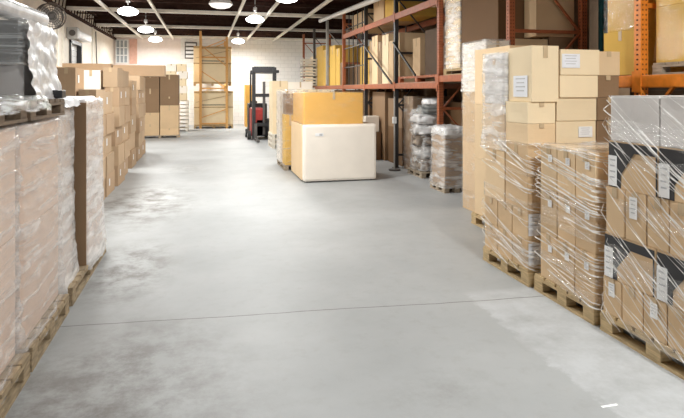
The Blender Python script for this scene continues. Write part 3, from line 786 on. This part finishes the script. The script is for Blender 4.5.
for i in range(15):
    rows.append([(-.24+.48*i/14, -.32+.64*j/18, (.02+.03*noise.noise(Vector((i*.5, j*.5, 2)))) if 0 < i < 14 and 0 < j < 18 else -.12) for j in range(19)])
b.grid(rows); tag(b.build('plastic_cover', loc=(4.30, 9.39, 1.13), smooth=True), 'white plastic cover draped over the small wrapped load', 'cover')

# ================================================================== CENTRE
W = thing('white_crate_box', 'large white-fronted rounded box standing in the aisle before forklift', 'box', (2.58, 11.45, 0), 0)
b = MB('kraft_pale'); b.box(-.74, .74, -.60, .77, .03, 1.12, 0, .01); b.build('body', W)
b = MB('carton_white'); b.box(-.735, .745, -.77, -.60, .02, 1.13, 0, .05); b.build('front_shell', W)
b = MB('dark_steel'); b.box(-.66, .66, -.70, .70, 0, .03); b.build('base', W)
b = MB('paper', 'ink'); b.box(-.50, -.34, -.775, -.768, .90, .96); b.poly([(-.42, -.7765, .91), (-.36, -.7765, .91), (-.36, -.7765, .95), (-.42, -.7765, .95)], 1); b.build('shipping_label', W)
carton(1.86, 3.06, 10.72, 12.1, 1.13, 1.75, 'kraft_orange', 'glossy orange-yellow carton lying on top of large white box', soft=.012)
film_wrap(1.85, 3.07, 10.71, 12.11, 1.14, 1.75, 'clear film round the orange-yellow carton on white box', 'film_faint', amp=.015, seed=61, n=80)
pallet(1.72, 2.9, 12.45, 13.75, 0, 'pallet under white and tan goods behind the white box', 'wood_grey', h=.12)
carton(1.74, 1.98, 12.47, 13.0, .12, 1.25, 'kraft_yellow', 'narrow yellow-brown upright carton left behind the white box')
carton(1.70, 2.05, 13.05, 13.7, .12, 1.78, 'carton_white', 'tall narrow white carton behind the large white box')
carton(2.02, 2.85, 12.47, 13.0, .12, 1.60, 'kraft_pale', 'pale carton hidden just behind the large white box')
carton(1.76, 1.99, 12.49, 12.98, 1.25, 1.72, 'kraft_brown', 'small brown carton atop the narrow yellow-brown carton')
film_wrap(1.72, 2.87, 12.46, 13.72, .14, 1.80, 'crumpled clear film round goods behind white box', 'film_clear', amp=.03, seed=63, n=80, top=True)
# cream cartons further back
G5 = 'cream cartons beside the forklift'
pallet(2.0, 3.3, 17.2, 18.3, 0, 'lower pallet under cream cartons beside the forklift', 'wood_white')
pallet(2.0, 3.3, 17.2, 18.3, .15, 'middle pallet under cream cartons beside the forklift', 'wood_white')
pallet(2.0, 3.3, 17.2, 18.3, .30, 'upper pallet under cream cartons beside the forklift', 'wood_white')
carton(2.02, 2.62, 17.25, 18.2, .45, 1.25, 'kraft_cream', 'cream carton, lower left, beside the forklift', G5)
carton(2.62, 3.28, 17.25, 18.2, .45, 1.25, 'kraft_cream', 'cream carton, lower right, beside the forklift', G5)
carton(2.02, 2.50, 17.25, 18.2, 1.25, 2.08, 'kraft_cream', 'cream carton, upper left, beside the forklift', G5)
carton(2.50, 3.28, 17.25, 18.2, 1.25, 2.05, 'carton_white', 'whitish carton, upper right, beside the forklift', G5)
carton(2.6, 3.4, 15.2, 16.2, 0, .95, 'kraft_cream', 'cream carton between white box and forklift cartons, bottom', G5)
carton(2.6, 3.4, 15.2, 16.2, .95, 1.82, 'kraft_cream', 'cream carton between white box and forklift cartons, top', G5)

# forklift
F = thing('forklift', 'red and black stand-up forklift parked at far end of aisle', 'forklift', (1.98, 20.3, 0))
b = MB('red_paint', 'black_steel'); b.box(-.36, .10, .1, 1.5, .12, 1.15, 0, .05); b.box(-.40, .30, .9, 1.6, .2, 1.3, 1, .04); b.build('body', F)
b = MB('black_steel'); b.box(-.2, .42, .1, .9, .12, .75, 0, .04); b.build('battery_box', F)
for x in (-.28, .46):
    b = MB('black_steel'); b.box(x-.06, x+.06, -.12, .06, .05, 2.62); b.build('mast_rail', F)
for z in (.5, 1.55, 2.52):
    b = MB('black_steel'); b.box(-.28, .46, -.1, .02, z, z+.12); b.build('crossbar', F)
b = MB('dark_steel'); b.tube((.09, 0, .2), (.09, 0, 2.1), .05, 0, 12); b.build('lift_cylinder', F)
b = MB('black_steel'); b.box(-.32, .62, -.15, 1.2, 2.42, 2.47)
for i in range(8): b.box(-.32, .62, -.1+.16*i, -.05+.16*i, 2.47, 2.52)
for x in (-.30, .60): b.bar((x, 1.18, 1.2), (x, 1.18, 2.45), .06)
b.build('overhead_guard', F)
b = MB('black_steel'); b.box(-.42, -.33, -.2, -.1, 2.35, 2.5, 0, .02); b.build('work_light', F)
for x in (-.22, .28):
    b = MB('dark_steel'); b.box(x-.05, x+.05, -1.2, -.12, .05, .09); b.box(x-.05, x+.05, -.16, -.12, .05, .6); b.build('fork', F)
for x, y in ((-.42, .25), (.36, .25), (-.42, 1.3), (.3, 1.3)):
    b = MB('rubber', 'grey_steel'); b.tube((x-.06, y, .16), (x+.06, y, .16), .16, 0, 20); b.tube((x-.065, y, .16), (x+.065, y, .16), .07, 1, 12); b.build('wheel', F)
b = MB('black_steel'); b.tube((-.2, .9, 1.15), (-.2, .8, 1.35), .02, 0, 8); b.tube((-.2, .8, 1.34), (-.2, .79, 1.37), .12, 0, 16); b.build('steering_wheel', F)

# end rack by the back wall with crates
ER = thing('end_rack', 'pale orange rack frame with crated loads before white back wall', 'rack', (0, 0, 0))
for y in (26.9, 29.3):
    for x, h in ((-.2, 4.6), (1.0, 4.3)):
        b = MB('pale_orange'); b.box(x-.055, x+.055, y-.05, y+.05, 0, h); b.build('post', ER)
    for za, zb in ((2.9, 3.9), (1.9, 2.7), (.9, .5), (4.0, 3.2)):
        b = MB('pale_orange'); b.bar((-.2, y, zb if za < 3.5 else za-.3), (1.0, y, za if za < 3.5 else 4.2), .04); b.build('brace', ER)
    for z in (.2, 1.85, 3.3):
        b = MB('pale_orange'); b.box(-.2, 1.0, y-.02, y+.02, z, z+.06); b.build('brace', ER)
for x in (-.2, 1.0):
    b = MB('pale_orange'); b.box(x-.03, x+.03, 26.95, 29.25, 1.88, 2.0); b.build('beam', ER)
def crate(x0, x1, y0, y1, z0, z1, label):
    t = thing('wooden_crate', label, 'crate', ((x0+x1)/2, (y0+y1)/2, z0), group='crates on the end rack')
    w, l, h = (x1-x0)/2, (y1-y0)/2, z1-z0
    b = MB('crate_cream'); b.box(-w, w, -l, l, .1, h, 0, .01); b.build('body', t)
    b = MB('wood')
    b.box(-w, w, -l-.02, -l, .1, .18); b.box(-w, w, -l-.02, -l, h-.1, h); b.box(-w, w, -l-.02, -l, h*.55, h*.55+.05)
    b.bar((-w+.1, -l-.02, h*.7), (w-.1, -l-.02, h*.9), .06, .02); b.build('batten', t)
    b = MB('wood')
    for x in (-w, -.05, w-.1): b.box(x, x+.1, -l, l, 0, .1)
    b.build('skid', t)
    b = MB('black_steel'); b.box(-w*.6, w*.6, -l-.03, -l-.02, h*.62, h*.62+.03); b.build('strap', t)
crate(-.5, 1.3, 27.0, 28.2, 0, 1.75, 'cream wooden crate on the floor of end rack')
crate(-.52, 1.22, 27.0, 28.2, 2.0, 3.85, 'cream wooden crate on upper level of end rack')
carton(1.9, 2.4, 27.6, 28.4, 0, 2.05, 'kraft_orange', 'tall yellow carton standing by white back wall left of forklift', far=True)
rnd0 = random.Random(3)
# white pallets stacked at the back
for i in range(8):
    pallet(-1.6, -.72, 25.4, 26.4, .17*i, 'white-washed pallet in pile left of end rack, %s from floor' % ORD[i], 'wood_white', h=.14, group='white-washed pallets left of end rack', simple=True)
for i in range(5):
    for k, (xa, xb) in enumerate(((-1.62, -1.2), (-1.18, -.78))):
        dx = rnd0.uniform(-.04, .04)
        carton(xa+dx, xb+dx, 25.5, 26.3, 1.34+.32*i, 1.66+.32*i, ['carton_white', 'kraft_cream'][(i+k) % 2], 'whitish carton on pallet pile by back wall, %s up, %s column' % (ORD[i], ('left', 'right')[k]), 'whitish cartons on the pallet pile')

# brown double stack in the left middle distance
pallet(-2.34, -.95, 22.0, 23.0, 0, 'dark pallet under brown double stack in the far left middle', 'wood_grey', h=.1)
G6 = 'cartons of the far double stack'
for i, (z0, z1, mt) in enumerate(((.1, .52, 'kraft'), (.52, .95, 'kraft'), (.95, 1.85, 'kraft_brown'), (1.85, 2.38, 'kraft_brown'))):
    carton(-2.32, -1.66, 22.02, 22.98, z0, z1, mt, '%s carton, %s up, left column of far double stack' % ('tan' if mt == 'kraft' else 'brown', ORD[i]), G6)
for i, (z0, z1, mt) in enumerate(((.1, .35, 'kraft'), (.35, 1.22, 'kraft'), (1.22, 1.55, 'kraft_brown'), (1.55, 2.38, 'kraft_brown'))):
    carton(-1.64, -.97, 22.02, 22.98, z0, z1, mt, '%s carton, %s up, right column of far double stack' % ('tan' if mt == 'kraft' else 'brown', ORD[i]), G6)

# ================================================================== LEFT FAR CARTONS
G7 = 'cartons of the left row columns'
rnd = random.Random(5)
def column(x0, x1, y0, y1, z0, hs, mats, where, grp=G7, jit=.03, lab=True):
    z = z0
    for i, h in enumerate(hs):
        dx, dy = rnd.uniform(-jit, jit), rnd.uniform(-jit*.3, jit*.3)
        carton(x0+dx, x1+dx, y0+dy, y1+dy, z, z+h, mats[i % len(mats)], 'tan carton, %s up, in %s' % (ORD[i], where), grp,
               lab=[('+x', .7, .6, .09, .12)] if (lab and i % 2 == 0) else None, rot=rnd.uniform(-.02, .02))
        z += h
K = ['kraft_mid', 'kraft_tan', 'kraft_tan']
column(-1.86, -1.60, 9.15, 9.95, 0, [.34, .36, .33, .36, .42], K, 'aisle column right behind white-wrapped left load', jit=.015)
column(-2.16, -1.885, 9.12, 9.7, 0, [.43, .42, .44, .42, .43], ['kraft_mid', 'kraft_tan'], 'taller slim column behind white-wrapped left load', jit=.008)
column(-2.12, -1.62, 10.05, 10.85, 0, [.36, .33, .36, .34, .38], K, 'second aisle column of left carton row')
column(-2.85, -2.2, 9.2, 10.0, 0, [.42, .44, .43, .42, .46], ['kraft_brown', 'kraft', 'kraft_brown'], 'back column seen over the white-wrapped load')
carton(-2.24, -1.88, 11.2, 11.9, 1.66, 2.17, 'carton_white', 'white carton atop tan column behind taller slim column at left')
carton(-2.24, -1.88, 11.2, 11.9, 0, 1.66, 'kraft_mid', 'tall tan carton under a white carton at left')
column(-1.84, -1.58, 11.15, 11.95, 0, [.38, .37, .36, .38, .36, .37], ['kraft_mid', 'kraft_tan'], 'third aisle column of left carton row')
column(-2.15, -1.60, 12.1, 13.0, 0, [.38, .36, .38, .36, .38, .34], K, 'fourth aisle column of left carton row')
column(-2.95, -2.34, 11.3, 12.4, 0, [.55, .56, .55], K, 'wide back column of left carton row')
column(-2.2, -1.64, 13.6, 14.5, 0, [.4, .4, .42, .4, .4], K, 'fifth aisle column of left carton row')
column(-2.2, -1.62, 14.9, 15.9, 0, [.36]*6, ['kraft_mid', 'kraft_tan'], 'sixth aisle column of left carton row')
column(-2.2, -1.66, 16.1, 17.0, 0, [.36]*6, K, 'seventh aisle column of left carton row')
column(-3.6, -2.9, 15.3, 16.9, 0, [.54]*4, ['kraft_mid', 'kraft_pale'], 'back column under the long flat cartons', lab=False)
carton(-3.0, -2.3, 12.8, 13.5, 0, 2.18, 'carton_white', 'tall white carton behind the left carton row')
carton(-3.62, -2.42, 15.9, 16.5, 2.17, 2.50, 'kraft_mid', 'long flat brown carton lying high at left, left one')
carton(-2.38, -1.06, 15.9, 16.5, 2.17, 2.47, 'kraft_mid', 'long flat brown carton lying high at left, right one')

# ================================================================== LEFT FOREGROUND
LP = -1.07; LF = -1.14
pallet(-2.2, LP, 2.85, 3.90, 0, 'worn wooden pallet at bottom left corner, nearest camera', 'wood_old')
pallet(-2.2, LP, 3.94, 4.95, 0, 'worn wooden pallet under second big wrapped carton at left', 'wood_old')
G8 = 'big wrapped cartons at left'
for nm, y0, y1 in (('nearest', 2.87, 3.88), ('second', 3.94, 4.93)):
    for i, (z0, z1) in enumerate(((.15, .89), (.89, 1.57))):
        carton(-2.18, LF, y0, y1, z0, z1, 'kraft_pink', 'big pinkish-brown film-wrapped carton, %s, on the %s left pallet' % (('bottom', 'top')[i], nm), G8,
               tape=False, soft=.014)
    film_wrap(-2.18, LF, y0, y1, .10, 1.58, 'shiny wrinkled film round the %s big left cartons' % nm, 'film_left', amp=.028, seed=len(nm), n=130, rows=44, flare=.05, freq=(2.5, 2.5, 8))
# white-wrapped narrow loads
pallet(-2.2, LP, 5.06, 6.70, 0, 'wooden pallet under the two narrow white-wrapped left loads', 'wood_old')
b = MB('kraft_brown'); b.box(-1.95, -1.085, 5.685, 5.70, .15, 1.68); tag(b.build('carton_side_sheet'), 'brown sheet added as bare carton side between the two narrow white-wrapped loads', 'cardboard sheet')  # added sheet stands in for the farther load's bare brown carton side
G9 = 'cartons of the narrow white-wrapped loads'
for nm, x1, y0, y1 in (('nearer', -1.17, 5.08, 5.58), ('farther', -1.10, 5.75, 6.66)):
    for i in range(4):
        z0 = .15+.385*i
        carton(-2.1, x1-.008*i, y0, y1, z0, z0+.385, 'kraft_pink', 'pinkish carton, %s up, inside the %s narrow white-wrapped load' % (ORD[i], nm), G9)
    film_wrap(-2.1, x1-.01, y0, y1, .10, 1.70, 'milky film round the %s narrow load at left' % nm, 'film_white', amp=.02, seed=71+len(nm), n=110, rows=40, flare=.06, freq=(3, 3, 7))
b = MB('white_wrap'); rows = []
for i in range(21):
    fx = i/20
    rows.append([(-.47+.96*fx, -.76+1.55*j/24, (.006+.012*noise.noise(Vector((i*.4, j*.4, 5)))) if 0 < i < 20 and 0 < j < 24 else -.07-.03*noise.noise(Vector((i*.7, j*.7, 1)))) for j in range(25)])
b.grid(rows); tag(b.build('plastic_sheet', loc=(-1.62, 5.87, 1.725), smooth=True), 'white plastic sheet over tops of narrow wrapped left loads', 'sheet')

# upper load on the big left cartons
pallet(-2.2, -1.10, 4.02, 4.93, 1.60, 'darkened pallet stacked on top of big left cartons', 'wood_dark', h=.13)
pallet(-2.2, -1.10, 3.0, 3.95, 1.60, 'pallet on top of nearest left cartons under silver film', 'wood_dark', h=.13)
S1 = carton(-2.3, -1.25, 4.42, 5.00, 1.73, 2.0, 'carton_grey', 'grey wrapped carton on upper left pallet, below dark glossy load')
S2 = carton(-2.35, -1.27, 4.36, 5.02, 2.0, 2.29, 'carton_slate', 'dark glossy wrapped load at top left with silver reflections', name='wrapped_load', cat='load', tape=False)
film_wrap(-2.36, -1.26, 4.35, 5.03, 1.98, 2.30, 'silvery tight film round the dark glossy top left load', 'film_silver', amp=.012, seed=81, n=120, rows=16, flare=.0, freq=(1, 1, 22))
b = MB('white_wrap')
rows = []
for i in range(30):
    f = i/29
    rows.append([(.02+.045*abs(noise.noise(Vector((f*5, j*.35, 0))))+.05*(1-f)**3, -.36+.74*j/22+.04*(1-f)*(j/22), .57*f+.012*noise.noise(Vector((f*3, j*.6, 8)))) for j in range(23)])
b.grid(rows); 
o = b.build('bubble_wrap', loc=(-1.24, 4.72, 1.73), smooth=True); tag(o, 'crumpled white bubble wrap hanging over aisle side of top left load', 'bubble wrap')
carton(-2.2, -1.42, 3.9, 4.34, 1.73, 1.97, 'carton_grey', 'low grey carton at left photo edge on the upper pallet')
b = MB('film_silver'); rows = []
for i in range(30):
    rows.append([(-2.2+1.13*i/29, 3.0+1.42*j/24, 1.755+.03*abs(noise.noise(Vector((i*.3, j*.35, 4))))-(.10 if i == 29 else 0)) for j in range(25)])
b.grid(rows); tag(b.build('silver_film_sheet', smooth=True), 'shiny silver film sheet spread on upper left pallet edge', 'plastic film')
b = MB('black_steel'); b.box(-1.28, -1.10, 4.84, 4.97, 1.735, 1.80, 0, .01)
tag(b.build('black_clip'), 'small black block on end of upper left pallet', 'block')
t = thing('white_roll', 'white film roll with black end lying on the top left load', 'roll', (-1.45, 4.3, 2.40))
b = MB('white_wrap'); b.tube((0, 0, 0), (.12, .82, -.02), .075, 0, 24, r2=.07); b.build('film_roll', t, smooth=False)
b = MB('rubber'); b.tube((0, -.02, 0), (.0, .0, 0), .08, 0, 24); b.build('end_cap', t)
sack(-1.75, 4.6, 2.31, .25, .25, .12, 'white_wrap', 'white crumpled plastic bundle at top left corner of photo', 90., 'plastic_bundle')['group'] = 'loose plastic bundles'

# paint dash on the floor
b = MB('paper'); b.box(2.187, 2.291, 2.728, 2.746, 0, .002)
tag(b.build('paint_mark'), 'short white paint mark on floor at lower right', 'paint mark')

# ------------------------------------------------------------------ world, camera
w = bpy.data.worlds.new('World'); SC.world = w; w.use_nodes = True
w.node_tree.nodes['Background'].inputs[0].default_value = (.93, .96, 1., 1); w.node_tree.nodes['Background'].inputs[1].default_value = .45
cam = bpy.data.cameras.new('camera'); co = bpy.data.objects.new('camera', cam); COL.objects.link(co)
co.location = (0, 0, 1.8); co.rotation_euler = (PI/2, 0, -math.radians(13.75))
cam.sensor_width = 36.; cam.lens = 36*560/684; cam.shift_x = 0.; cam.shift_y = -(209-90)/684
cam.clip_start = .05; cam.clip_end = 200
SC.camera = co
vs = SC.view_settings; vs.view_transform = 'Standard'; vs.look = 'None'; vs.gamma = 1; vs.use_curve_mapping = False; vs.exposure = .42
